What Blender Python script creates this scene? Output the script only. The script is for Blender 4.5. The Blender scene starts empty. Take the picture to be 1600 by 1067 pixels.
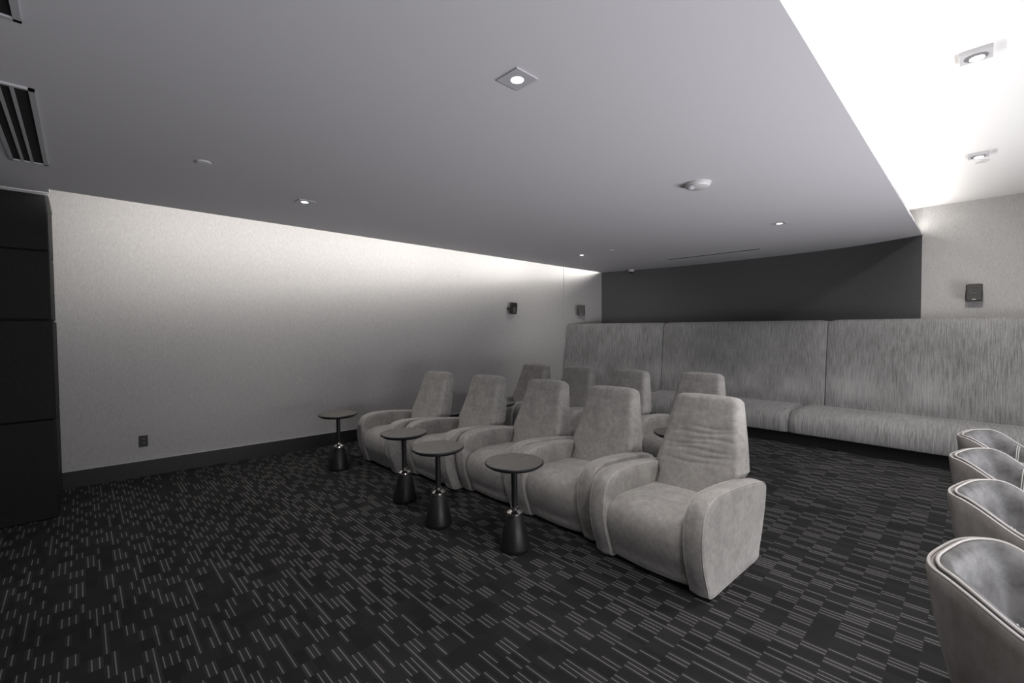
import bpy, bmesh, math, random
from mathutils import Vector, Matrix
random.seed(7)
S = bpy.context.scene
COL = S.collection

# ------------------------------------------------------------------ camera
F_PX, PITCH, YAW, ROLL, CH = 704.0, math.atan((533.5 - 513.3) / 704.0), math.radians(43.8), 0.0079, 1.55
fw = Vector((math.sin(YAW) * math.cos(PITCH), math.cos(YAW) * math.cos(PITCH), -math.sin(PITCH)))
rt0 = Vector((math.cos(YAW), -math.sin(YAW), 0)); up0 = rt0.cross(fw)
rt = rt0 * math.cos(ROLL) - up0 * math.sin(ROLL); up = up0 * math.cos(ROLL) + rt0 * math.sin(ROLL)
cam_d = bpy.data.cameras.new('camera'); cam = bpy.data.objects.new('camera', cam_d); COL.objects.link(cam)
M = Matrix((rt, up, -fw)).transposed().to_4x4(); M.translation = Vector((0, 0, CH)); cam.matrix_world = M
cam_d.sensor_width = 36; cam_d.lens = F_PX / 1600 * 36; cam_d.clip_start = 0.05
S.camera = cam

# ------------------------------------------------------------------ world, lights, exposure
H = 2.70            # dropped ceiling (underside)
HR = 3.045          # raised ceiling
w = bpy.data.worlds.new('world'); S.world = w; w.use_nodes = True
w.node_tree.nodes['Background'].inputs[0].default_value = (0.5, 0.5, 0.52, 1)
w.node_tree.nodes['Background'].inputs[1].default_value = 0.02
S.view_settings.view_transform = 'Standard'; S.view_settings.look = 'None'
S.view_settings.gamma = 1; S.view_settings.use_curve_mapping = False
S.view_settings.exposure = 0.0

def area(name, loc, direction, sx, sy, power, color=(1, 1, 1), xdir=(1, 0, 0), spread=180):
    d = bpy.data.lights.new(name, 'AREA'); d.shape = 'RECTANGLE'; d.size = sx; d.size_y = sy
    d.energy = power; d.color = color; d.spread = math.radians(spread)
    o = bpy.data.objects.new(name, d); COL.objects.link(o)
    z = -Vector(direction).normalized(); x = Vector(xdir); x = (x - z * x.dot(z)).normalized(); y = z.cross(x)
    m = Matrix((x, y, z)).transposed().to_4x4(); m.translation = Vector(loc); o.matrix_world = m
    return o
WARM = (1.0, 0.965, 0.93)
# LED strips lying in the coves on top of the dropped ceiling
for k, (w_, tilt) in enumerate(((15.5, -0.40), (16.5, -0.5), (13.5, -0.7), (9.0, -1.0))):
    x_ = 0.93 + 1.96 * k
    area('cove_strip_left', (x_, 5.33 + (x_ - 3.87) * 0.036, H + 0.075), (-0.036, 1, tilt), 1.96, 0.04, w_, WARM, (1, 0.036, 0))
area('cove_strip_right', (2.6, 0.60, H + 0.06), (0, -0.75, 1), 10.2, 0.05, 46, WARM)
# fill light added out of view to brighten the ceiling underside and seating
area('fill_light', (3.0, -2.3, 0.95), (0, 1, 0.52), 6.0, 1.3, 195, (0.965, 0.96, 1.0), spread=130)

# ------------------------------------------------------------------ materials
def mat(name, color=(0.5, 0.5, 0.5), rough=0.6, metal=0.0, emit=None, estr=0.0, sheen=0.0, spec=0.5):
    m = bpy.data.materials.new(name); m.use_nodes = True
    b = m.node_tree.nodes['Principled BSDF']
    b.inputs['Base Color'].default_value = (*color, 1); b.inputs['Roughness'].default_value = rough
    b.inputs['Metallic'].default_value = metal; b.inputs['Specular IOR Level'].default_value = spec
    if sheen:
        b.inputs['Sheen Weight'].default_value = sheen; b.inputs['Sheen Roughness'].default_value = 0.45
    if emit:
        b.inputs['Emission Color'].default_value = (*emit, 1); b.inputs['Emission Strength'].default_value = estr
    return m
def nodes(m): return m.node_tree.nodes, m.node_tree.links, m.node_tree.nodes['Principled BSDF']
def noise(m, scale, detail=3, vec_scale=(1, 1, 1), coord='Object', rough=0.5):
    N, L, b = nodes(m)
    tc = N.new('ShaderNodeTexCoord'); mp = N.new('ShaderNodeMapping'); mp.inputs['Scale'].default_value = vec_scale
    n = N.new('ShaderNodeTexNoise'); n.inputs['Scale'].default_value = scale; n.inputs['Detail'].default_value = detail
    n.inputs['Roughness'].default_value = rough
    L.new(tc.outputs[coord], mp.inputs[0]); L.new(mp.outputs[0], n.inputs[0])
    return n.outputs[0]
def ramp(m, fac, c0, c1, p0=0.3, p1=0.7):
    N, L, b = nodes(m); r = N.new('ShaderNodeValToRGB')
    r.color_ramp.elements[0].position = p0; r.color_ramp.elements[0].color = (*c0, 1)
    r.color_ramp.elements[1].position = p1; r.color_ramp.elements[1].color = (*c1, 1)
    L.new(fac, r.inputs[0]); return r.outputs[0]
def mixc(m, a, b_, fac, mode='MULTIPLY'):
    N, L, b = nodes(m); x = N.new('ShaderNodeMix'); x.data_type = 'RGBA'; x.blend_type = mode
    if isinstance(fac, (int, float)): x.inputs[0].default_value = fac
    else: L.new(fac, x.inputs[0])
    L.new(a, x.inputs[6]); L.new(b_, x.inputs[7]); return x.outputs[2]
def setc(m, sock):
    N, L, b = nodes(m); L.new(sock, b.inputs['Base Color'])
def bump(m, h, strength=0.3, dist=0.002):
    N, L, b = nodes(m); bp = N.new('ShaderNodeBump'); bp.inputs['Strength'].default_value = strength
    bp.inputs['Distance'].default_value = dist; L.new(h, bp.inputs['Height']); L.new(bp.outputs[0], b.inputs['Normal'])
def sc(c, k): return tuple(min(1, v * k) for v in c)

def wallpaper(name, base):
    m = mat(name, base, 0.75, spec=0.25)
    f = noise(m, 1.0, 3, (210, 210, 26)); g = noise(m, 1.0, 2, (460, 460, 120))
    c = mixc(m, ramp(m, f, sc(base, 0.88), sc(base, 1.10), 0.32, 0.68), ramp(m, g, (0.88,) * 3, (1.1,) * 3), 1.0)
    setc(m, c); bump(m, f, 0.25, 0.002); return m
M_WALL = wallpaper('woven_wallcovering_light', (0.42, 0.413, 0.405))
M_DARKWALL = wallpaper('woven_wallcovering_dark', (0.105, 0.105, 0.106))
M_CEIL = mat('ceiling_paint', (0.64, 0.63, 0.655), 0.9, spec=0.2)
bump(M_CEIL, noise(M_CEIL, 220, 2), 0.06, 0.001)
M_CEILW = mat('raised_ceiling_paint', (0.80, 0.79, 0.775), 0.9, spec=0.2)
M_BASE = mat('baseboard_charcoal', (0.018, 0.018, 0.019), 0.45)
M_CAP = mat('baseboard_cap', (0.45, 0.45, 0.45), 0.4)
M_PANEL = mat('dark_panel', (0.020, 0.021, 0.023), 0.65, spec=0.2)
setc(M_PANEL, ramp(M_PANEL, noise(M_PANEL, 60, 3), (0.008, 0.0085, 0.009), (0.014, 0.0145, 0.0155)))
M_VOID = mat('recess_black', (0.006, 0.006, 0.006), 0.9)
M_STEEL = mat('brushed_steel', (0.55, 0.55, 0.56), 0.35, 1.0)
M_WHITEM = mat('white_metal', (0.50, 0.50, 0.51), 0.5)
M_GREYM = mat('grey_trim', (0.50, 0.495, 0.51), 0.5)
M_WHITEP = mat('white_plastic', (0.62, 0.61, 0.61), 0.45)
M_BOWL = mat('reflector_bowl', (0.16, 0.16, 0.16), 0.5)
M_GLOW = mat('lamp_lens', (0.9, 0.9, 0.9), 0.5, emit=(1.0, 0.98, 0.97), estr=5.0)

def suede(name, base, vert=False):
    m = mat(name, base, 0.82, sheen=0.35, spec=0.2)
    f = noise(m, 7, 4, rough=0.65); g = noise(m, 230, 2); s = noise(m, 28, 3)
    c = mixc(m, ramp(m, f, sc(base, 0.88), sc(base, 1.12), 0.36, 0.66), ramp(m, g, (0.84,) * 3, (1.12,) * 3), 1.0)
    c = mixc(m, c, ramp(m, s, (0.90,) * 3, (1.08,) * 3), 1.0)
    setc(m, c); bump(m, g, 0.2, 0.0015); return m
M_SUEDE = suede('grey_suede', (0.335, 0.322, 0.310))
M_SUEDEP = suede('grey_suede_piping', (0.42, 0.405, 0.39))
def chenille(name, base):
    m = mat(name, base, 0.8, sheen=0.3, spec=0.2)
    f = noise(m, 1.0, 4, (4, 125, 5), rough=0.75); g = noise(m, 1.0, 2, (120, 300, 120)); l = noise(m, 2.2, 3)
    c = mixc(m, ramp(m, f, sc(base, 0.52), sc(base, 1.40), 0.34, 0.66), ramp(m, g, (0.78,) * 3, (1.15,) * 3), 1.0)
    c = mixc(m, c, ramp(m, l, (0.86,) * 3, (1.12,) * 3), 1.0)
    # nap paler in a patchy band at shoulder height
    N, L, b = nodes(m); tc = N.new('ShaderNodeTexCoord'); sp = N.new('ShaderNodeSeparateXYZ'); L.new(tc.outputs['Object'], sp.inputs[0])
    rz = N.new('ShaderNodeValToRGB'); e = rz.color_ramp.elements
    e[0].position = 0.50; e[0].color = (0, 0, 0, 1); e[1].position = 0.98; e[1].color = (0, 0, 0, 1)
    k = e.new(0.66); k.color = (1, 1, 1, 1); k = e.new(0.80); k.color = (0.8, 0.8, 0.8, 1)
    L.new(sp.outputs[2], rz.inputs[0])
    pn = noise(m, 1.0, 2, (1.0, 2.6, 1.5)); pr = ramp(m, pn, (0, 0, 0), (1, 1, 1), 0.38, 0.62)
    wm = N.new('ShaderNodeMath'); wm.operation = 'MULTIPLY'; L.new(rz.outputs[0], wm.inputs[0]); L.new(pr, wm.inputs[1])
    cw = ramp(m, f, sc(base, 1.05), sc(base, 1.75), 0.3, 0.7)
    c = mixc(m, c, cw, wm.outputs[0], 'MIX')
    setc(m, c); bump(m, f, 0.35, 0.002); return m
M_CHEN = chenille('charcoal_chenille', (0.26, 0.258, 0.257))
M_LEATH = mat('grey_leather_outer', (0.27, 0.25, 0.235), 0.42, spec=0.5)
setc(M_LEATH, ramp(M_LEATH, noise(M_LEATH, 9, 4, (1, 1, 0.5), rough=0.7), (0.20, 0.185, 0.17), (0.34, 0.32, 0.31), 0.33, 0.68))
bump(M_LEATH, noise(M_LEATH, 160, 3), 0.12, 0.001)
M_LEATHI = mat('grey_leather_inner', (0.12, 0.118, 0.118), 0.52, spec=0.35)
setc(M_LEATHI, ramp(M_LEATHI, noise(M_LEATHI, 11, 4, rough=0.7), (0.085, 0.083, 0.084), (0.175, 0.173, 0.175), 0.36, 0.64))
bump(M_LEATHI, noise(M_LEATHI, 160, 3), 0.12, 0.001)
M_LPIPE = mat('pale_leather_piping', (0.50, 0.48, 0.47), 0.38)
M_THREAD = mat('pale_thread', (0.60, 0.59, 0.58), 0.6)
M_BLACK = mat('black_powder_coat', (0.012, 0.012, 0.013), 0.42)
M_BASEC = mat('recliner_plinth', (0.008, 0.008, 0.008), 0.8)
M_TOP = mat('smoked_wood_top', (0.06, 0.055, 0.05), 0.42)
_n = noise(M_TOP, 1.0, 5, (9, 90, 9), rough=0.6)
setc(M_TOP, ramp(M_TOP, _n, (0.070, 0.066, 0.062), (0.170, 0.160, 0.152), 0.3, 0.72))
M_CHROME = mat('chrome_collar', (0.62, 0.60, 0.58), 0.18, 1.0)
M_SPK = mat('speaker_cabinet', (0.022, 0.021, 0.020), 0.5)
M_SPKC = mat('speaker_cone', (0.07, 0.068, 0.065), 0.4)
M_SPKG = mat('speaker_side', (0.10, 0.10, 0.10), 0.5)
M_BADGE = mat('speaker_badge', (0.80, 0.76, 0.62), 0.3)

# carpet: small cells 2.72 x 10.45 cm, each cell plain or carrying one pale thread line along y
def carpet():
    m = mat('patterned_carpet', (0.02, 0.02, 0.02), 0.95, spec=0.1)
    N, L, b = nodes(m)
    def mth(op, a, c=None, d=None):
        n = N.new('ShaderNodeMath'); n.operation = op
        for i, v in enumerate((a, c, d)):
            if v is None: continue
            if isinstance(v, (int, float)): n.inputs[i].default_value = v
            else: L.new(v, n.inputs[i])
        return n.outputs[0]
    tc = N.new('ShaderNodeTexCoord'); sx = N.new('ShaderNodeSeparateXYZ'); L.new(tc.outputs['Object'], sx.inputs[0])
    u = mth('DIVIDE', mth('ADD', sx.outputs[0], 0.0126), 0.0272); v = mth('DIVIDE', mth('ADD', sx.outputs[1], 0.035), 0.1045)
    iu = mth('FLOOR', u); iv = mth('FLOOR', v); fu = mth('FRACT', u); fv = mth('FRACT', v)
    def wn(a, c, seed):
        cb = N.new('ShaderNodeCombineXYZ'); L.new(a, cb.inputs[0]); L.new(c, cb.inputs[1]); cb.inputs[2].default_value = seed
        n = N.new('ShaderNodeTexWhiteNoise'); n.noise_dimensions = '3D'; L.new(cb.outputs[0], n.inputs[0]); return n.outputs[0]
    band = mth('FLOOR', mth('DIVIDE', iv, 4.0))
    sh = mth('MULTIPLY', wn(band, band, 2.1), 9.0)
    i3 = mth('FLOOR', mth('DIVIDE', mth('ADD', iu, sh), mth('ADD', 2.2, mth('MULTIPLY', wn(band, band, 4.4), 0.8))))
    par = mth('FLOORED_MODULO', mth('ADD', i3, iv), 2.0)
    keep = mth('GREATER_THAN', wn(iu, iv, 0.37), 0.22)
    blk = mth('GREATER_THAN', wn(i3, iv, 5.3), 0.10)
    extra = mth('GREATER_THAN', wn(iu, iv, 7.7), 0.89)
    on = mth('MAXIMUM', mth('MULTIPLY', mth('MULTIPLY', par, keep), blk), extra)
    line = mth('MULTIPLY', on, mth('LESS_THAN', mth('ABSOLUTE', mth('SUBTRACT', fu, 0.5)), 0.085))
    # the line is a row of stitches
    st = mth('ADD', mth('MULTIPLY', mth('SINE', mth('MULTIPLY', sx.outputs[1], 900.0)), 0.12), 0.88)
    pile = N.new('ShaderNodeTexNoise'); pile.inputs['Scale'].default_value = 520; pile.inputs['Detail'].default_value = 2
    L.new(tc.outputs['Object'], pile.inputs[0])
    big = N.new('ShaderNodeTexNoise'); big.inputs['Scale'].default_value = 1.7; big.inputs['Detail'].default_value = 4
    L.new(tc.outputs['Object'], big.inputs[0])
    val = mth('ADD', mth('MULTIPLY', on, 0.011), 0.022)
    val = mth('MULTIPLY', val, mth('ADD', mth('MULTIPLY', pile.outputs[0], 1.5), 0.25))
    cellv = mth('ADD', mth('MULTIPLY', wn(i3, iv, 13.0), 0.35), 0.83)
    val = mth('MULTIPLY', val, cellv)
    val = mth('ADD', val, mth('MULTIPLY', mth('MULTIPLY', line, st), 0.165))
    val = mth('MULTIPLY', val, mth('ADD', mth('MULTIPLY', big.outputs[0], 0.8), 0.6))
    cc = N.new('ShaderNodeCombineColor')
    L.new(mth('MULTIPLY', val, 1.01), cc.inputs[0]); L.new(mth('MULTIPLY', val, 0.998), cc.inputs[1]); L.new(val, cc.inputs[2])
    L.new(cc.outputs[0], b.inputs['Base Color'])
    bp = N.new('ShaderNodeBump'); bp.inputs['Strength'].default_value = 0.4; bp.inputs['Distance'].default_value = 0.003
    L.new(pile.outputs[0], bp.inputs['Height']); L.new(bp.outputs[0], b.inputs['Normal'])
    return m
M_CARPET = carpet()

# ------------------------------------------------------------------ mesh helpers
class MB:
    def __init__(s): s.v = []; s.f = []
    def add(s, verts, faces, M=None):
        o = len(s.v)
        for p in verts:
            p = Vector(p); s.v.append(tuple(M @ p) if M else tuple(p))
        s.f += [tuple(i + o for i in f) for f in faces]
        return s
    def box(s, a, b, M=None):
        (x0, y0, z0), (x1, y1, z1) = a, b
        return s.add([(x0, y0, z0), (x1, y0, z0), (x1, y1, z0), (x0, y1, z0), (x0, y0, z1), (x1, y0, z1), (x1, y1, z1), (x0, y1, z1)],
                     [(0, 3, 2, 1), (4, 5, 6, 7), (0, 1, 5, 4), (1, 2, 6, 5), (2, 3, 7, 6), (3, 0, 4, 7)], M)
    def prism(s, poly, z0, z1, M=None):
        n = len(poly)
        return s.add([(x, y, z0) for x, y in poly] + [(x, y, z1) for x, y in poly],
                     [tuple(range(n))[::-1], tuple(range(n, 2 * n))] + [(i, (i + 1) % n, n + (i + 1) % n, n + i) for i in range(n)], M)
    def lathe(s, prof, n=40, c=(0, 0, 0), M=None):
        vs = []; fs = []
        for r, z in prof:
            for k in range(n):
                a = 2 * math.pi * k / n; vs.append((c[0] + r * math.cos(a), c[1] + r * math.sin(a), c[2] + z))
        for i in range(len(prof) - 1):
            for k in range(n):
                k2 = (k + 1) % n; fs.append((i * n + k, i * n + k2, (i + 1) * n + k2, (i + 1) * n + k))
        fs.append(tuple(range(n))[::-1]); fs.append(tuple((len(prof) - 1) * n + k for k in range(n)))
        return s.add(vs, fs, M)
    def rings(s, rings, closed=True, cap=True, M=None):
        n = len(rings[0]); vs = [p for r in rings for p in r]; fs = []
        for i in range(len(rings) - 1):
            for k in range(n if closed else n - 1):
                k2 = (k + 1) % n; fs.append((i * n + k, i * n + k2, (i + 1) * n + k2, (i + 1) * n + k))
        if cap:
            fs.append(tuple(range(n))[::-1]); fs.append(tuple((len(rings) - 1) * n + k for k in range(n)))
        return s.add(vs, fs, M)
    def tube(s, pts, r, n=8, closed=False, M=None):
        pts = [Vector(p) for p in pts]; rings = []; N = len(pts); prev = None
        for i in range(N):
            a = pts[(i - 1) % N] if closed or i > 0 else pts[i]; b = pts[(i + 1) % N] if closed or i < N - 1 else pts[i]
            t = (b - a).normalized()
            ref = prev if prev else (Vector((0, 0, 1)) if abs(t.z) < 0.9 else Vector((1, 0, 0)))
            u = (ref - t * ref.dot(t))
            u = u.normalized() if u.length > 1e-6 else t.orthogonal().normalized()
            v = t.cross(u); prev = u
            rings.append([pts[i] + u * r * math.cos(2 * math.pi * k / n) + v * r * math.sin(2 * math.pi * k / n) for k in range(n)])
        if closed: rings.append(rings[0]); return s.rings(rings, True, False, M)
        return s.rings(rings, True, True, M)
    def build(s, name, m, parent=None, smooth=True, bevel=0.0, segs=3, angle=35):
        me = bpy.data.meshes.new(name); me.from_pydata(s.v, [], s.f); me.update()
        bm = bmesh.new(); bm.from_mesh(me); bmesh.ops.remove_doubles(bm, verts=bm.verts, dist=1e-6)
        bmesh.ops.recalc_face_normals(bm, faces=bm.faces); bm.to_mesh(me); bm.free()
        me.materials.append(m)
        o = bpy.data.objects.new(name, me); COL.objects.link(o)
        if parent: o.parent = parent
        if bevel:
            b = o.modifiers.new('bevel', 'BEVEL'); b.width = bevel; b.segments = segs; b.limit_method = 'ANGLE'; b.angle_limit = math.radians(40)
        if smooth:
            me.polygons.foreach_set('use_smooth', [True] * len(me.polygons))
            me.set_sharp_from_angle(angle=math.radians(angle))
        return o

def struct(o): o['kind'] = 'structure'; return o
def tag(o, label, cat, group=None):
    o['label'] = label; o['category'] = cat
    if group: o['group'] = group
    return o
def thing(name, label, cat, loc=(0, 0, 0), rz=0, group=None):
    o = bpy.data.objects.new(name, None); COL.objects.link(o); o.location = loc; o.rotation_euler = (0, 0, rz)
    o.empty_display_size = 0.1
    return tag(o, label, cat, group)
def kids(o): return [c for c in COL.objects if c.parent == o]
def dup(root, loc, rz, label, swap=None):
    r = root.copy(); COL.objects.link(r); r.location = loc; r.rotation_euler = (0, 0, rz); r['label'] = label
    for ch in kids(root):
        c = ch.copy(); COL.objects.link(c); c.parent = r
        for g in kids(ch):
            d = g.copy(); COL.objects.link(d); d.parent = c
        if swap and ch.name.split('.')[0] in swap: c.data = swap[ch.name.split('.')[0]]
    return r
def catmull(P, n=6, closed=False):
    out = []; N = len(P); rng = range(N) if closed else range(N - 1)
    g = (lambda i: P[i % N]) if closed else (lambda i: P[max(0, min(N - 1, i))])
    for i in rng:
        a, b, c, d = (Vector(g(i - 1)), Vector(g(i)), Vector(g(i + 1)), Vector(g(i + 2)))
        for k in range(n):
            t = k / n
            out.append(0.5 * (2 * b + (c - a) * t + (2 * a - 5 * b + 4 * c - d) * t * t + (3 * b - a - 3 * c + d) * t ** 3))
    if not closed: out.append(Vector(P[-1]))
    return out

# ------------------------------------------------------------------ room shell
LEFT = [(-2.7, 6.442), (-0.174, 6.248), (6.896, 5.706), (7.886, 5.508)]
CURVE = [tuple(p) for p in catmull([(7.886, 5.508), (8.17, 4.23), (8.255, 3.15), (8.239, 2.095), (8.10, 1.255), (7.77, 0.543)], 6)]
YR = -2.4
FRONTX = -2.7
def offset(path, d):
    out = []
    for i, p in enumerate(path):
        a = Vector(path[max(0, i - 1)]); b = Vector(path[min(len(path) - 1, i + 1)]); t = (b - a).normalized()
        out.append((p[0] - t.y * d, p[1] + t.x * d))
    return out
def wall(name, path, z0, z1, m, d=0.12):
    o = offset(path, d); mb = MB(); n = len(path)
    mb.rings([[(path[i][0], path[i][1], z0), (path[i][0], path[i][1], z1), (o[i][0], o[i][1], z1), (o[i][0], o[i][1], z0)] for i in range(n)])
    return struct(mb.build(name, m, None, angle=20))
struct(MB().prism([(FRONTX - .2, YR - .2), (9, YR - .2), (9, 7), (FRONTX - .2, 7)], -0.1, 0.0).build('floor', M_CARPET, smooth=False))
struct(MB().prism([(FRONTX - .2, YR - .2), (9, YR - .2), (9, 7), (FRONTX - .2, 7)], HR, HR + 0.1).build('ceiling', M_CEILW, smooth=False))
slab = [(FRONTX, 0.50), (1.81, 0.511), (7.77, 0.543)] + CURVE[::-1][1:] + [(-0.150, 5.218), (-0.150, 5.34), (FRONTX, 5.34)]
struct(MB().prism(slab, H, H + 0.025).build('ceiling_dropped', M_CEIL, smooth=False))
wall('wall_left', LEFT, 0, HR, M_WALL)
wall('wall_back', CURVE, 0, H, M_DARKWALL)
wall('wall_back_upper', CURVE, H + 0.026, HR, M_WALL)
wall('wall_back_right', [(7.77, 0.543), (7.77, YR)], 0, HR, M_WALL)
wall('wall_right', [(7.89, YR), (FRONTX, YR)], 0, HR, M_WALL)
wall('wall_front', [(FRONTX, YR), (FRONTX, 6.5)], 0, HR, M_WALL)
bp = [(x, y - 0.001) for x, y in LEFT[:3]]
bo = offset(bp, -0.016)
struct(MB().rings([[(bp[i][0], bp[i][1], 0), (bp[i][0], bp[i][1], 0.168), (bo[i][0], bo[i][1], 0.168), (bo[i][0], bo[i][1], 0)] for i in range(3)]).build('baseboard_left', M_BASE, smooth=False))
bo2 = offset(bp, -0.019)
struct(MB().rings([[(bp[i][0], bp[i][1], 0.168), (bp[i][0], bp[i][1], 0.175), (bo2[i][0], bo2[i][1], 0.175), (bo2[i][0], bo2[i][1], 0.168)] for i in range(3)]).build('trim_1', M_CAP, smooth=False))
struct(MB().prism([(6.885, 5.692), (6.905, 5.688), (6.907, 5.703), (6.887, 5.707)], 0, HR).build('trim_2', M_CAP, smooth=False))

# dark panelled column at the left (flush with the edge of the dropped ceiling)
t = thing('panelled_column', 'tall black panelled block at the left edge, seamed across, standing against the pale wall', 'column', (-1.42, 5.8, 0))
for z0, z1, dx in ((0.0, 0.822, 0.006), (0.828, 1.647, 0.006), (1.655, 2.217, 0.0), (2.223, 2.675, 0.0)):
    MB().box((-1.20, -0.465 - dx, z0), (1.255 + dx, 0.40, z1)).build('panel', M_PANEL, t, bevel=0.012, segs=3)
MB().box((-1.19, -0.44, 0.01), (1.24, 0.38, 2.67)).build('core', M_VOID, t, smooth=False)
o = MB().box((-1.19, -0.45, 2.675), (1.262, 0.40, 2.694)).build('edge_trim', M_STEEL, t, smooth=False); o['label'] = 'thin bright metal edge along the top'

# ------------------------------------------------------------------ ceiling fittings
# downlights in the dropped ceiling
def frame_with_hole(mb, half, r, z0, z1, n=32):
    out = []
    for k in range(n):
        a = 2 * math.pi * k / n; c, s_ = math.cos(a), math.sin(a); q = half / max(abs(c), abs(s_)); out.append((q * c, q * s_))
    inn = [(r * math.cos(2 * math.pi * k / n), r * math.sin(2 * math.pi * k / n)) for k in range(n)]
    mb.rings([[(*p, z1) for p in out], [(*p, z0) for p in out], [(*p, z0) for p in inn], [(*p, z1) for p in inn]], cap=False)
    return mb
def downlight(loc, label):
    t = thing('downlight', label, 'ceiling light', loc, 0, 'square downlights in the dropped ceiling')
    frame_with_hole(MB(), 0.068, 0.030, -0.006, 0.0).build('trim_plate', M_GREYM, t, smooth=False)
    MB().lathe([(0.030, -0.003), (0.030, -0.0062), (0.018, -0.0075), (0.0, -0.008)], 32).build('lens', M_GLOW, t, smooth=False)
    return t
d0 = downlight((1.485, 1.50, H), 'square downlight with bright round lens, largest one, top centre of the grey ceiling')
dls = [d0]
for loc, lab in (((1.483, 4.213, H), 'small square downlight near the lit left wall, above the side tables'),
                 ((5.722, 4.368, H), 'tiny far downlight near the corner where the lit wall meets the dark wall'),
                 ((5.652, 1.577, H), 'far downlight on the right, between the smoke detector and the white ceiling edge')):
    dls.append(dup(d0, loc, 0, lab))
for dlo in dls:
    d = bpy.data.lights.new('downlight_lamp', 'SPOT'); d.energy = 26; d.spot_size = math.radians(125); d.spot_blend = 0.8; d.shadow_soft_size = 0.03; d.color = WARM
    o = bpy.data.objects.new('downlight_lamp', d); COL.objects.link(o); o.location = dlo.location + Vector((0, 0, -0.02))
    if dlo is dls[1]: d.energy = 62
    if dlo is dls[2]:       # this one is turned towards the end of the banquette
        d.energy = 45; d.spot_size = math.radians(135); o.rotation_euler = (Vector((6.9, 4.95, 0.6)) - o.location).to_track_quat('-Z', 'Y').to_euler()

def gimbal(loc, label, tgt, pw=120):
    t = thing('gimbal_downlight', label, 'ceiling light', loc, 0, 'tilting spotlights in the raised white ceiling')
    MB().box((-0.066, -0.066, -0.022), (0.066, 0.066, 0.0)).build('housing', M_WHITEM, t, bevel=0.003)
    MB().lathe([(0.048, -0.022), (0.048, -0.0240), (0.0, -0.0240)], 32).build('bowl', M_BOWL, t)
    MB().lathe([(0.030, -0.0), (0.030, -0.003), (0.0, -0.004)], 32, (0.012, -0.004, -0.024)).build('lamp', M_GLOW, t)
    d = bpy.data.lights.new('gimbal_lamp', 'SPOT'); d.energy = pw; d.spot_size = math.radians(118); d.spot_blend = 0.9; d.shadow_soft_size = 0.04; d.color = WARM
    o = bpy.data.objects.new('gimbal_lamp', d); COL.objects.link(o); o.location = Vector(loc) + Vector((0, 0, -0.04))
    o.rotation_euler = (Vector(tgt) - o.location).to_track_quat('-Z', 'Y').to_euler()
    return t
gimbal((3.60, 0.045, HR), 'square white tilting spotlight nearest the viewer in the raised ceiling', (3.9, 0.3, 0))
gimbal((1.48, 0.045, HR), 'added square white tilting spotlight, out of view in the raised ceiling, nearer than the other two', (1.9, 0.7, 0), 90)  # unseen extra spotlight, added to light the nearest recliner and the floor
gimbal((5.72, 0.045, HR), 'farther square white tilting spotlight beside the small round sprinkler cap', (7.3, 0.1, 0.6))

t = thing('smoke_detector', 'round white smoke detector with angled sensor nose on the grey ceiling', 'smoke detector', (3.60, 1.59, H))
MB().lathe([(0.098, 0.0), (0.098, -0.012), (0.090, -0.020)], 40).build('mounting_plate', M_WHITEP, t)
MB().lathe([(0.090, -0.020), (0.085, -0.032), (0.070, -0.040), (0.0, -0.042)], 40).build('cover', M_WHITEP, t)
MB().lathe([(0.027, -0.030), (0.027, -0.046), (0.016, -0.056), (0.0, -0.058)], 24, (-0.056, 0.034, 0)).build('sensor', M_GREYM, t)
def disc_cap(name, loc, label, cat, r=0.04):
    t = thing(name, label, cat, loc, 0, 'round sprinkler caps on the ceilings')
    MB().lathe([(r, 0), (r, -0.006), (r * 0.9, -0.010), (0, -0.011)], 32).build('cap', M_WHITEP, t)
    return t
disc_cap('sprinkler_cap', (0.638, 3.685, H), 'round white sprinkler cap on the left of the grey ceiling', 'sprinkler', 0.045)
disc_cap('sprinkler_cap', (5.726, 3.827, H), 'tiny far sprinkler cap beside the smallest downlight near the corner', 'sprinkler', 0.045)
disc_cap('sprinkler_cap', (5.98, 0.03, HR), 'small round sprinkler cap just past the farther spotlight on the white ceiling', 'sprinkler', 0.045)
# linear slot diffuser
t = thing('slot_diffuser', 'long thin dark slot diffuser in the ceiling along the curved dark wall', 'air vent', (7.235, 2.98, H), math.radians(1.3))
MB().box((-0.040, -0.70, -0.006), (-0.030, 0.70, 0.0)).box((0.030, -0.70, -0.006), (0.040, 0.70, 0)).box((-0.040, 0.70, -0.006), (0.040, 0.712, 0)).box((-0.040, -0.712, -0.006), (0.040, -0.70, 0)).build('frame', M_GREYM, t, smooth=False)
MB().box((-0.030, -0.70, -0.0065), (0.030, 0.70, 0.0)).build('slot', M_VOID, t, smooth=False)
# security camera
t = thing('security_camera', 'small white dome camera under the ceiling at the top of the dark wall', 'camera', (7.93, 4.83, H))
MB().lathe([(0.055, 0), (0.055, -0.035), (0.050, -0.042)], 28).build('housing', M_WHITEP, t)
MB().lathe([(0.040, -0.042), (0.036, -0.062), (0.022, -0.074), (0.0, -0.078)], 28).build('dome', M_BLACK, t)
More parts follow.
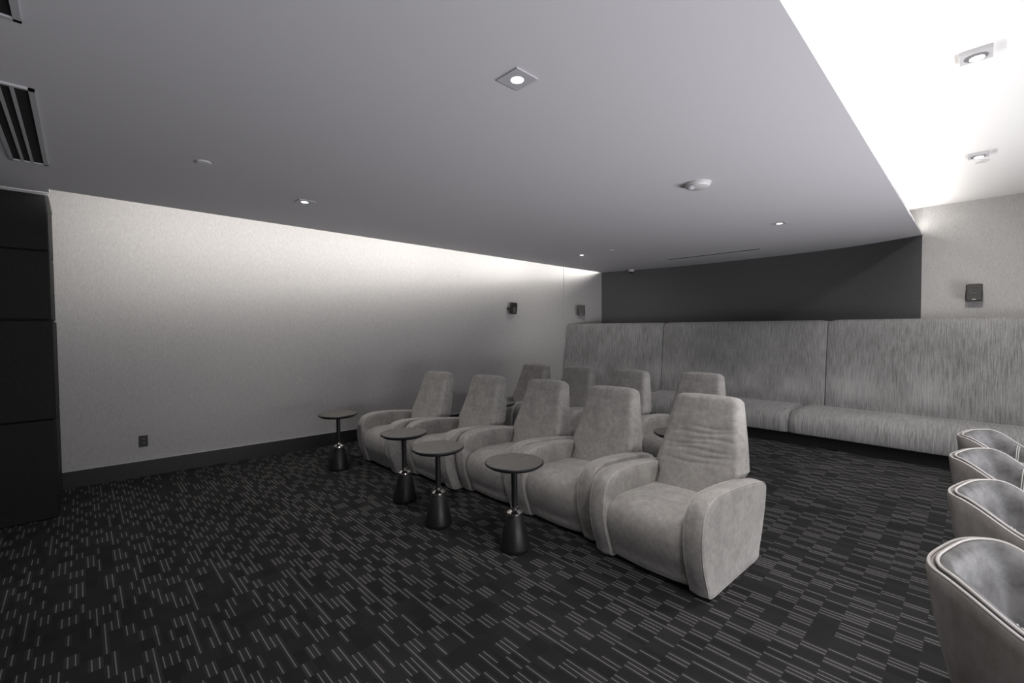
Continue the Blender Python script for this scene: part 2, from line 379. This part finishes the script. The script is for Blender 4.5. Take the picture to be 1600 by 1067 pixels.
# ceiling return grilles, top left
def grille(y0, y1, label):
    t = thing('ceiling_grille', label, 'air vent', (-0.215, (y0 + y1) / 2, H), 0, 'long slotted air grilles at the left of the ceiling')
    h = (y1 - y0) / 2; wd = 0.090
    MB().box((-wd, -h, -0.010), (-wd + .018, h, 0)).box((wd - .022, -h, -0.010), (wd, h, 0)).box((-wd, h - .018, -0.010), (wd, h, 0)).box((-wd, -h, -0.010), (wd, -h + .018, 0)).build('frame', M_GREYM, t, smooth=False, bevel=0.0)
    MB().box((-wd + .018, -h + .018, -0.002), (wd - .022, h - .018, 0)).build('recess', M_VOID, t, smooth=False)
    for k in (-0.030, 0.014):
        MB().box((k - 0.007, -h + .018, -0.009), (k + 0.007, h - .018, -0.003)).build('bar', M_GREYM, t, smooth=False)
    return t
grille(3.12, 4.46, 'long slotted air grille on the ceiling above the black panelled block')
grille(0.95, 2.475, 'slotted air grille at the very top left corner of the view')

# ------------------------------------------------------------------ wall fittings
def speaker(loc, rz, label, tilt=0.0, out=0.075):
    # local: front faces -y
    t = thing('wall_speaker', label, 'speaker', loc, rz, 'small black wall speakers')
    tm = Matrix.Translation((0, -out, 0)) @ Matrix.Rotation(tilt, 4, 'X')
    MB().prism([(-0.052, 0.055), (-0.072, -0.06), (0.072, -0.06), (0.052, 0.055)], -0.10, 0.10, tm).build('cabinet', M_SPK, t, bevel=0.006)
    R = tm @ Matrix.Translation((0, -0.060, 0)) @ Matrix.Rotation(math.radians(90), 4, 'X')
    fr = MB().box((-0.060, -0.088, 0.0), (0.060, 0.088, 0.003), R).build('baffle', M_SPKC, t, bevel=0.002)
    MB().lathe([(0.050, 0.003), (0.050, 0.007), (0.045, 0.007), (0.030, 0.0045), (0.014, 0.0038), (0.012, 0.008), (0.0, 0.010)], 32, (0, 0.030, 0), R).build('woofer', M_SPKC, t)
    MB().lathe([(0.028, 0.003), (0.028, 0.006), (0.012, 0.004), (0.0, 0.007)], 28, (0, -0.045, 0), R).build('tweeter', M_SPKC, t)
    MB().box((-0.014, -0.080, 0.003), (0.014, -0.070, 0.0045), R).build('badge', M_BADGE, t, smooth=False)
    for s in (-1, 1):
        MB().box((s * 0.071 - 0.003, -0.04, -0.08), (s * 0.071 + 0.003, 0.0, 0.02), tm).build('side_rail', M_SPKG, t, bevel=0.002)
    MB().box((-0.02, -0.020, -0.035), (0.02, -0.016 if out > .08 else 0.0, 0.035)).tube([(0, -out + 0.03, 0), (0, 0, 0)], 0.012, 10).build('wall_bracket', M_BLACK, t, bevel=0.003)
    return t
a1 = math.atan2(5.706 - 6.248, 6.896 + 0.174)
def wall_y(x): return 6.248 + (x + 0.174) * (5.706 - 6.248) / 7.07
speaker((5.45, wall_y(5.45) - 0.010, 1.905), a1 + math.radians(48), 'small black speaker high on the long pale left wall', math.radians(4), 0.115)
speaker((7.33, 5.608, 1.905), math.atan2(-0.198, 0.99) - math.radians(42), 'small black speaker left of the dark wall, just right of the pale corner', math.radians(4), 0.115)
speaker((7.769, 0.07, 1.935), math.radians(-90), 'black speaker on the pale wall at the far right, above the high-backed banquette', math.radians(6))
t = thing('wall_outlet', 'black wall outlet low on the pale left wall above the dark baseboard', 'outlet', (0.463, wall_y(0.463) - 0.001, 0.377), a1)
MB().box((-0.038, -0.006, -0.060), (0.038, 0, 0.060)).build('cover_plate', M_BLACK, t, bevel=0.002)
for s in (-1, 1):
    o = MB().box((-0.016, -0.009, s * 0.020 - 0.014), (0.016, -0.006, s * 0.020 + 0.014)).build('socket', M_SPK, t, bevel=0.003)
    MB().box((-0.008, -0.0095, s * 0.020 - 0.002), (-0.005, -0.009, s * 0.020 + 0.008)).box((0.005, -0.0095, s * 0.020 - 0.002), (0.008, -0.009, s * 0.020 + 0.008)).build('slots', M_GREYM, o, smooth=False)

# ------------------------------------------------------------------ banquette
t = thing('banquette', 'long curved grey banquette with tall seamed back along the far wall', 'banquette', (0, 0, 0))
J = catmull([(6.80, 5.70), (7.10, 5.10), (7.36, 4.10), (7.42, 2.95), (7.44, 2.05), (7.42, 1.25), (7.38, 0.5), (7.36, -0.35), (7.38, -1.3), (7.42, -2.3)], 14)
def jpath(y0, y1, n):
    out = []
    for k in range(n + 1):
        y = y0 + (y1 - y0) * k / n
        for a, b in zip(J, J[1:]):
            if a.y >= y >= b.y:
                f = (a.y - y) / (a.y - b.y + 1e-9); p = a.lerp(b, f); tt = (b - a).normalized(); break
        out.append((p, Vector((tt.y, -tt.x))))   # normal pointing to the room (-x)
    return out
ZT = 1.635
def lim(x):            # stay clear of the left wall
    return (5.706 - (x - 6.896) * 0.2 if x > 6.896 else wall_y(x)) - 0.012
def back_section(y0, y1):
    st = jpath(y0, y1, 26); L = abs(y0 - y1); rings = []
    n = len(st)
    for i, (p, nn) in enumerate(st):
        e = min(i, n - 1 - i) / (n - 1) * L
        r = 0.022; ins = (r - math.sqrt(max(0, r * r - (r - min(e, r)) ** 2)))
        prof = [(0.0, 0.36), (0.0, 0.46), (-0.03, 0.75), (-0.075, 1.15), (-0.115, 1.50), (-0.128, ZT - 0.06), (-0.145, ZT - 0.018), (-0.18, ZT), (-0.27, ZT), (-0.30, ZT - 0.02), (-0.30, 0.36)]
        rg = []
        for k, (d, z) in enumerate(prof):
            bulge = 0.0
            if 0 < k < 6: bulge = 0.006 * math.sin(math.pi * min(1, max(0, (z - .45) / 1.2)))
            dd = d + bulge - (ins if k < 8 else 0); zz = z - (ins if 6 <= k <= 9 else 0)
            q = p + nn * dd; rg.append((q.x, min(q.y, lim(q.x)), zz))
        rings.append(rg)
    # rounded ends: squeeze near ends
    return MB().rings(rings)
def seat_section(y0, y1):
    L = abs(y0 - y1); st = jpath(y0, y1, 40); rings = []; n = len(st)
    # seam slants a little: front lags behind
    for i, (p, nn) in enumerate(st):
        e = min(i, n - 1 - i) / (n - 1) * L; r = 0.03
        ins = (r - math.sqrt(max(0, r * r - (r - min(e, r)) ** 2)))
        prof = [(-0.05, 0.150), (0.45, 0.150), (0.72, 0.150), (0.755, 0.163), (0.765, 0.20), (0.755, 0.30), (0.725, 0.375), (0.67, 0.425), (0.58, 0.448), (0.40, 0.455), (0.20, 0.453), (0.0, 0.447), (-0.05, 0.445)]
        rg = []
        for k, (d, z) in enumerate(prof):
            if k >= 6: z -= ins
            if 2 <= k <= 7: d -= ins
            q = p + nn * d; rg.append((q.x, min(q.y, lim(q.x)), z))
        rings.append(rg)
    return MB().rings(rings)
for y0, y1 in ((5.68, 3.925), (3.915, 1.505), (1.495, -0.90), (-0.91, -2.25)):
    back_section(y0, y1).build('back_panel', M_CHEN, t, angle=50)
for y0, y1 in ((5.20, 3.96), (3.95, 1.735), (1.725, -0.70), (-0.71, -2.25)):
    seat_section(y0, y1).build('seat_cushion', M_CHEN, t, angle=50)
pl = jpath(5.15, -2.25, 60)
MB().rings([[tuple((p + nn * -0.05)) + (0.0,), tuple((p + nn * 0.62)) + (0.0,), tuple((p + nn * 0.62)) + (0.155,), tuple((p + nn * -0.05)) + (0.155,)] for p, nn in pl]).build('plinth', M_BASEC, t, smooth=False)

# ------------------------------------------------------------------ recliners
def inset_ring(prof, d):
    n = len(prof); out = []
    for i in range(n):
        a = prof[i - 1]; b = prof[(i + 1) % n]; tt = (b - a).normalized(); out.append(prof[i] + Vector((-tt.y, tt.x)) * d)
    return out
def area2(P): return sum(P[i].x * P[(i + 1) % len(P)].y - P[(i + 1) % len(P)].x * P[i].y for i in range(len(P)))
def pillow(mb, prof, y0, y1, r, crown=0.0, n=5):
    """extrude an x-z profile along y with rounded rims"""
    if area2(prof) < 0: prof = prof[::-1]
    rings = []
    def ring(y, d): return [(p.x, y, p.y) for p in inset_ring(prof, d)]
    for k in range(n + 1):
        a = math.pi / 2 * k / n; rings.append(ring(y0 + r * (1 - math.sin(a)), r * (1 - math.cos(a)) if k < n else r)) if False else None
    rings = []
    for k in range(n + 1):
        a = math.pi / 2 * (1 - k / n); rings.append(ring(y0 + r * (1 - math.sin(a)), r * (1 - math.cos(a))))
    m = 10
    for k in range(1, m):
        f = k / m; rings.append([(x, y, z) for x, y, z in ring(y0 + r + (y1 - y0 - 2 * r) * f, -crown * math.sin(math.pi * f))])
    for k in range(n + 1):
        a = math.pi / 2 * k / n; rings.append(ring(y1 - r * (1 - math.sin(a)), r * (1 - math.cos(a))))
    return mb.rings(rings)
ARM = catmull([(0.110, 0.012), (0.066, 0.08), (0.022, 0.19), (0.000, 0.31), (0.006, 0.42), (0.040, 0.508), (0.105, 0.552), (0.21, 0.568), (0.40, 0.560), (0.62, 0.538),
               (0.82, 0.508), (0.895, 0.482), (0.922, 0.44), (0.905, 0.33), (0.86, 0.19), (0.81, 0.07), (0.785, 0.012), (0.62, 0.008), (0.35, 0.008)], 4, True)
SEAT = catmull([(0.125, 0.028), (0.075, 0.12), (0.040, 0.21), (0.030, 0.30), (0.060, 0.365), (0.13, 0.405), (0.24, 0.415), (0.42, 0.405), (0.66, 0.385), (0.70, 0.30), (0.68, 0.10), (0.60, 0.05), (0.35, 0.048)], 4, True)
W = 0.775
def back_mesh(wr=None):
    mb = MB(); rings = []; n = 170 if wr else 48
    for i in range(n + 1):
        tt = i / n
        s = tt
        z = 0.20 + 0.815 * s
        lean = 0.30 * s ** 1.0
        cx = 0.61 + lean + 0.040 * math.sin(math.pi * s)
        wd = 0.262 + 0.046 * min(1, max(0, (s - 0.33) / 0.10)) - 0.080 * max(0, (s - 0.43) / 0.57)
        th = 0.118 - 0.050 * s
        # top rounding
        e = (1 - s) * 0.80; rr = 0.036
        ins = rr - math.sqrt(max(0, rr * rr - (rr - min(e, rr)) ** 2)); ins = ins if e < rr else 0
        if s > 0.97: pass
        rg = []; hw, ht = wd - ins, th - ins * 0.9; cr = min(0.042, ht * 0.7)
        sec = [(-ht, -(hw - cr) + 2 * (hw - cr) * k / 30) for k in range(31)]                       # front face
        sec += [(-ht + cr - cr * math.cos(a), hw - cr + cr * math.sin(a)) for a in (0.3, 0.6, 0.9, 1.2, 1.5708)]
        sec += [(ht - cr + cr * math.sin(a), hw - cr + cr * math.cos(a)) for a in (0.0, 0.4, 0.8, 1.2, 1.5708)]
        sec += [(ht, (hw - cr) - 2 * (hw - cr) * k / 10) for k in range(1, 11)]
        sec += [(ht - cr + cr * math.cos(a), -(hw - cr) - cr * math.sin(a)) for a in (0.4, 0.8, 1.2, 1.5708)]
        sec += [(-ht + cr - cr * math.sin(a), -(hw - cr) - cr * math.cos(a)) for a in (0.0, 0.4, 0.8, 1.2)]
        for xx, yy in sec:
            q = max(-1, min(1, yy / wd))
            x = cx + xx; zz = z
            if xx < 0:
                x -= 0.016 * (1 - q * q) * (1 - s * .4)
                if wr: x += wr(q, z)
            zz += 0.012 * (1 - q * q) * s ** 4 - 0.10 * (x - cx) * s   # crown at the top edge
            rg.append((x, yy, zz))
        rings.append(rg)
    return mb.rings(rings)
def wrinkles(q, z):
    d = 0
    for z0, q0, q1, amp, sl in ((0.80, -0.95, 0.35, .006, -.012), (0.765, -1.0, 0.9, .007, -.018), (0.725, -.98, .5, .007, -.012), (0.69, -0.6, 0.95, .006, -.02), (0.655, -0.98, 0.8, .007, -.010), (0.615, -0.98, 0.4, .006, -.015), (0.575, -0.9, 0.9, .005, -.012)):
        if q0 < q < q1:
            f = math.sin(math.pi * (q - q0) / (q1 - q0)); dz = z - (z0 + sl * q + 0.006 * math.sin(5 * q + z0 * 40))
            d += amp * f * math.exp(-(dz / 0.011) ** 2)
    return d
def wrinkle_small(q, z):
    d = 0
    for z0, q0, q1, amp, sl in ((0.67, -0.5, 0.5, .007, .03), (0.63, -.7, .4, .005, -.02), (0.595, -.8, .7, .004, -.01)):
        if q0 < q < q1:
            f = math.sin(math.pi * (q - q0) / (q1 - q0)); dz = z - (z0 + sl * q); d += amp * f * math.exp(-(dz / 0.011) ** 2)
    return d
def make_recliner(loc, rz, label, group):
    t = thing('recliner', label, 'recliner', loc, rz, group)
    aw = 0.118
    pillow(MB(), SEAT, -W / 2 + aw - 0.004, W / 2 - aw + 0.004, 0.02, 0.012).build('seat', M_SUEDE, t, angle=60)
    back_mesh().build('backrest', M_SUEDE, t, angle=60)
    for s in (-1, 1):
        y0, y1 = (-W / 2, -W / 2 + aw) if s < 0 else (W / 2 - aw, W / 2)
        a = pillow(MB(), ARM, y0, y1, 0.022, 0.004).build('armrest', M_SUEDE, t, angle=60)
        pr = MB(); P = ARM if area2(ARM) > 0 else ARM[::-1]
        for yy, yo in ((y0, 0.006), (y1, -0.006)):
            ring = [(p.x, yy + yo, p.y) for p in inset_ring(P, 0.0055)]
            pr.tube(ring, 0.0036, 6, True)
        pr.build('piping', M_SUEDEP, a)
    MB().box((0.17, -W / 2 + 0.05, 0.0), (0.76, W / 2 - 0.05, 0.06)).build('plinth', M_BASEC, t, smooth=False)
    return t
rows = [(2.435, 1.425, -0.04, 'front-row grey suede recliner nearest the viewer, at the right end, with creased backrest'),
        (2.535, 2.262, 0.01, 'front-row recliner second from the right end, behind the nearest side table'),
        (2.545, 3.052, 0.012, 'middle recliner of the front row, third from either end'),
        (2.44, 3.85, 0.012, 'front-row recliner second from the left wall end, with a small crease in its back'),
        (2.31, 4.66, 0.0, 'front-row recliner at the far left end, nearest the pale wall')]
r0 = make_recliner((rows[0][0], rows[0][1], 0), rows[0][2], rows[0][3], 'front row of suede recliners')
plain = next(c for c in kids(r0) if c.name.startswith('backrest'))
bw = back_mesh(wrinkles).build('tmp', M_SUEDE, None, angle=60); w5 = bw.data; bpy.data.objects.remove(bw)
bw = back_mesh(wrinkle_small).build('tmp', M_SUEDE, None, angle=60); w2 = bw.data; bpy.data.objects.remove(bw)
w5.name = 'backrest_creased'; w2.name = 'backrest_light_crease'
fr = [r0]
for i, (x, y, rz, lab) in enumerate(rows[1:]):
    fr.append(dup(r0, (x, y, 0), rz, lab, {'backrest': w2} if i == 2 else None))
back_rows = [(4.28, 2.23, 0.0, 'back-row recliner at the right end, seen over the creased nearest chair'),
             (4.05, 3.02, 0.0, 'back-row recliner second from the right, seen over the second nearest front chair'),
             (4.03, 3.805, 0.0, 'back-row recliner third from the right, its back against the bright banquette end'),
             (4.00, 4.59, 0.0, 'back-row recliner at the far left end, warm lit beside the pale wall')]
for x, y, rz, lab in back_rows:
    r = dup(r0, (x, y, 0), rz, lab); r['group'] = 'back row of suede recliners'
plain.data = w5
r0.scale = (1.01, 1.01, 1.025)

# ------------------------------------------------------------------ side tables
def side_table(loc, label):
    t = thing('side_table', label, 'side table', loc, 0, 'small round pedestal side tables')
    MB().lathe([(0.0, 0.598), (0.170, 0.598), (0.196, 0.604), (0.200, 0.612), (0.200, 0.620), (0.196, 0.6235), (0.0, 0.624)], 64).build('tabletop', M_TOP, t, angle=40)
    MB().lathe([(0.150, 0.5975), (0.178, 0.590), (0.2055, 0.608), (0.2060, 0.617), (0.2025, 0.621), (0.199, 0.621), (0.199, 0.605), (0.15, 0.5985)], 64).build('edge_band', M_BLACK, t)
    MB().lathe([(0.021, 0.27), (0.021, 0.585), (0.05, 0.590), (0.05, 0.597)], 28).build('pole', M_BLACK, t)
    MB().lathe([(0.0, 0.238), (0.050, 0.240), (0.056, 0.250), (0.054, 0.264), (0.040, 0.272), (0.028, 0.280), (0.026, 0.300), (0.0, 0.302)], 36).build('collar', M_CHROME, t)
    MB().lathe([(0.100, 0.0), (0.106, 0.008), (0.106, 0.03), (0.060, 0.232), (0.052, 0.242), (0.0, 0.243)], 48).build('base', M_BLACK, t, angle=50)
    return t
t0 = side_table((2.175, 2.255, 0), 'round dark side table nearest the viewer, in front of the second recliner from the right')
for loc, lab in (((2.02, 2.965, 0), 'round dark side table second nearest, just left of the nearest one'),
                 ((2.09, 3.60, 0), 'round dark side table third from the viewer, partly behind the second nearest'),
                 ((2.05, 4.94, 0), 'round dark side table standing alone farthest left, before the pale wall'),
                 ((3.80, 1.85, 0), 'dark side table mostly hidden behind the creased backrest of the nearest recliner'),
                 ((3.78, 4.19, 0), 'dark side table mostly hidden between the rows, beside the far left back-row recliner')):
    dup(t0, loc, random.uniform(0, 6), lab)

# ------------------------------------------------------------------ tub chairs on the right
def make_tub(loc, rz, label):
    t = thing('tub_chair', label, 'tub chair', loc, rz, 'row of grey leather tub chairs')
    ex = 2 / 3.2; hw_, hd = 0.250, 0.245; arm = 0.115
    pts = [Vector((hw_ * math.sin(a) ** ex, hd * math.cos(a) ** ex, 0)) if 0 < a < math.pi / 2 else Vector((0, hd, 0)) for a in [math.pi / 2 * k / 200 for k in range(200)]]
    pts += [Vector((hw_, 0, 0)), Vector((hw_, -arm, 0))]
    cum = [0]
    for p, q in zip(pts, pts[1:]): cum.append(cum[-1] + (q - p).length)
    half = cum[-1]
    def half_pt(d):
        d = max(0, min(half, d))
        for i in range(len(cum) - 1):
            if d <= cum[i + 1]: return pts[i].lerp(pts[i + 1], (d - cum[i]) / (cum[i + 1] - cum[i] + 1e-9))
        return pts[-1]
    def base(s):           # s in [-1,1] arc length fraction, 0 = middle of the back (+y)
        sg = 1 if s >= 0 else -1; d = abs(s) * half; p = half_pt(d); e = 0.02
        t_ = (half_pt(d + e) - half_pt(d - e)).normalized() if d > e else (half_pt(d + e) - Vector((-half_pt(e).x, half_pt(e).y, 0))).normalized() if d > 1e-6 else Vector((1, 0, 0))
        nn = Vector((-t_.y, t_.x, 0))
        return Vector((sg * p.x, p.y, 0)), Vector((sg * nn.x, nn.y, 0)) if sg > 0 or d > 1e-6 else Vector((0, 1, 0))
    def rim(s):
        yl = half_pt(abs(s) * half).y
        if abs(s) * half < 0.15: yl = hd
        f = min(1, max(0, (0.185 - yl) / 0.25)); f = f * f * (3 - 2 * f)
        return 0.803 - 0.112 * f
    def bot(s):
        a = abs(s); return 0.36 + (0.29 * ((a - 0.76) / 0.24) ** 1.1 if a > 0.76 else 0)
    def pt(s, off, z):
        b, nn = base(s); tp = 0.11 * max(0, (0.80 - z) / 0.45) ** 1.1 * 0.8
        q = b + nn * (off - tp); return (q.x, q.y, z)
    ns = 72; ss = [-1 + 2 * i / ns for i in range(ns + 1)]
    def sweep(fn): return [[pt(s, o, z) for o, z in fn(s)] for s in ss]
    def outer(s):
        h = rim(s); e = 0.0
        zs = [bot(s) + (h - 0.012 - bot(s)) * k / 10 for k in range(11)]
        return [(0.012 + 0.010 * math.sin(math.pi * k / 10) * 0.8, z) for k, z in enumerate(zs)] + [(0.008, h - 0.002), (-0.006, h), (-0.012, h - 0.006), (-0.012, bot(s))]
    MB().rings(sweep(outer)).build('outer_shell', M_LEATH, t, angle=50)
    def inner(s):
        h = rim(s) + 0.006; b = max(0.40, bot(s) + 0.004)
        return [(-0.014, b), (-0.014, h - 0.010), (-0.018, h - 0.002), (-0.028, h + 0.003), (-0.042, h - 0.002), (-0.054, h - 0.016), (-0.060, b + (h - b) * .86), (-0.064, b + (h - b) * .6), (-0.066, b + (h - b) * .3), (-0.066, b)] if h - b > 0.07 else [(-0.014, b), (-0.014, h - 0.010), (-0.018, h - 0.002), (-0.028, h + 0.003), (-0.042, h - 0.002), (-0.054, h - 0.014), (-0.058, h - 0.020), (-0.060, h - 0.026), (-0.060, h - .032), (-0.060, min(b, h - .036))]
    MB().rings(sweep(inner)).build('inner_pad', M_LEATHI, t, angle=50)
    MB().tube([pt(s, 0.004, rim(s) + 0.0015) for s in ss], 0.0048, 8).tube([pt(s, -0.017, rim(s) + 0.008) for s in ss], 0.0048, 8).build('piping', M_LPIPE, t)
    for s0 in (-0.74, 0.74):
        for dd in (-0.009, 0.009):
            st = MB()
            s_ = s0 + dd; h = rim(s_) + 0.006
            path = [(-0.042, h - 0.001), (-0.0545, h - 0.016), (-0.061, h - 0.04), (-0.0655, h - 0.10), (-0.067, h - 0.16), (-0.067, 0.47)]
            st.tube([pt(s_, o, z) for o, z in path], 0.0022, 6).build('stitching', M_THREAD, t)
    # seat
    ring_o = [pt(s, -0.060, 0.43) for s in ss]; poly = [(p[0], p[1]) for p in ring_o]
    c = Vector((0, -0.03, 0))
    rr = []
    for z, k in ((0.34, 0.96), (0.36, 1.0), (0.43, 1.0), (0.455, 0.97), (0.462, 0.90), (0.466, 0.6)):
        rr.append([(c.x + (x - c.x) * k, c.y + (y - c.y) * k, z) for x, y in poly])
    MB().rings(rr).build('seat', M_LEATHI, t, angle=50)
    for sx in (-1, 1):
        for sy in (-1, 1):
            MB().tube([(sx * 0.13, -0.03 + sy * 0.12, 0.36), (sx * 0.19, -0.03 + sy * 0.19, 0.0)], 0.012, 12).build('leg', M_BLACK, t)
    return t
c0 = make_tub((2.010, -0.158, 0), math.radians(-15), 'grey leather tub chair nearest the viewer at the lower right corner')
for loc, rz, lab in (((2.884, -0.174, 0), -15, 'grey leather tub chair second from the viewer at the right edge'),
                     ((3.655, -0.152, 0), -16, 'grey leather tub chair third from the viewer, one behind the farthest'),
                     ((4.375, -0.162, 0), -14, 'grey leather tub chair farthest away, directly before the banquette seat')):
    dup(c0, loc, math.radians(rz), lab)
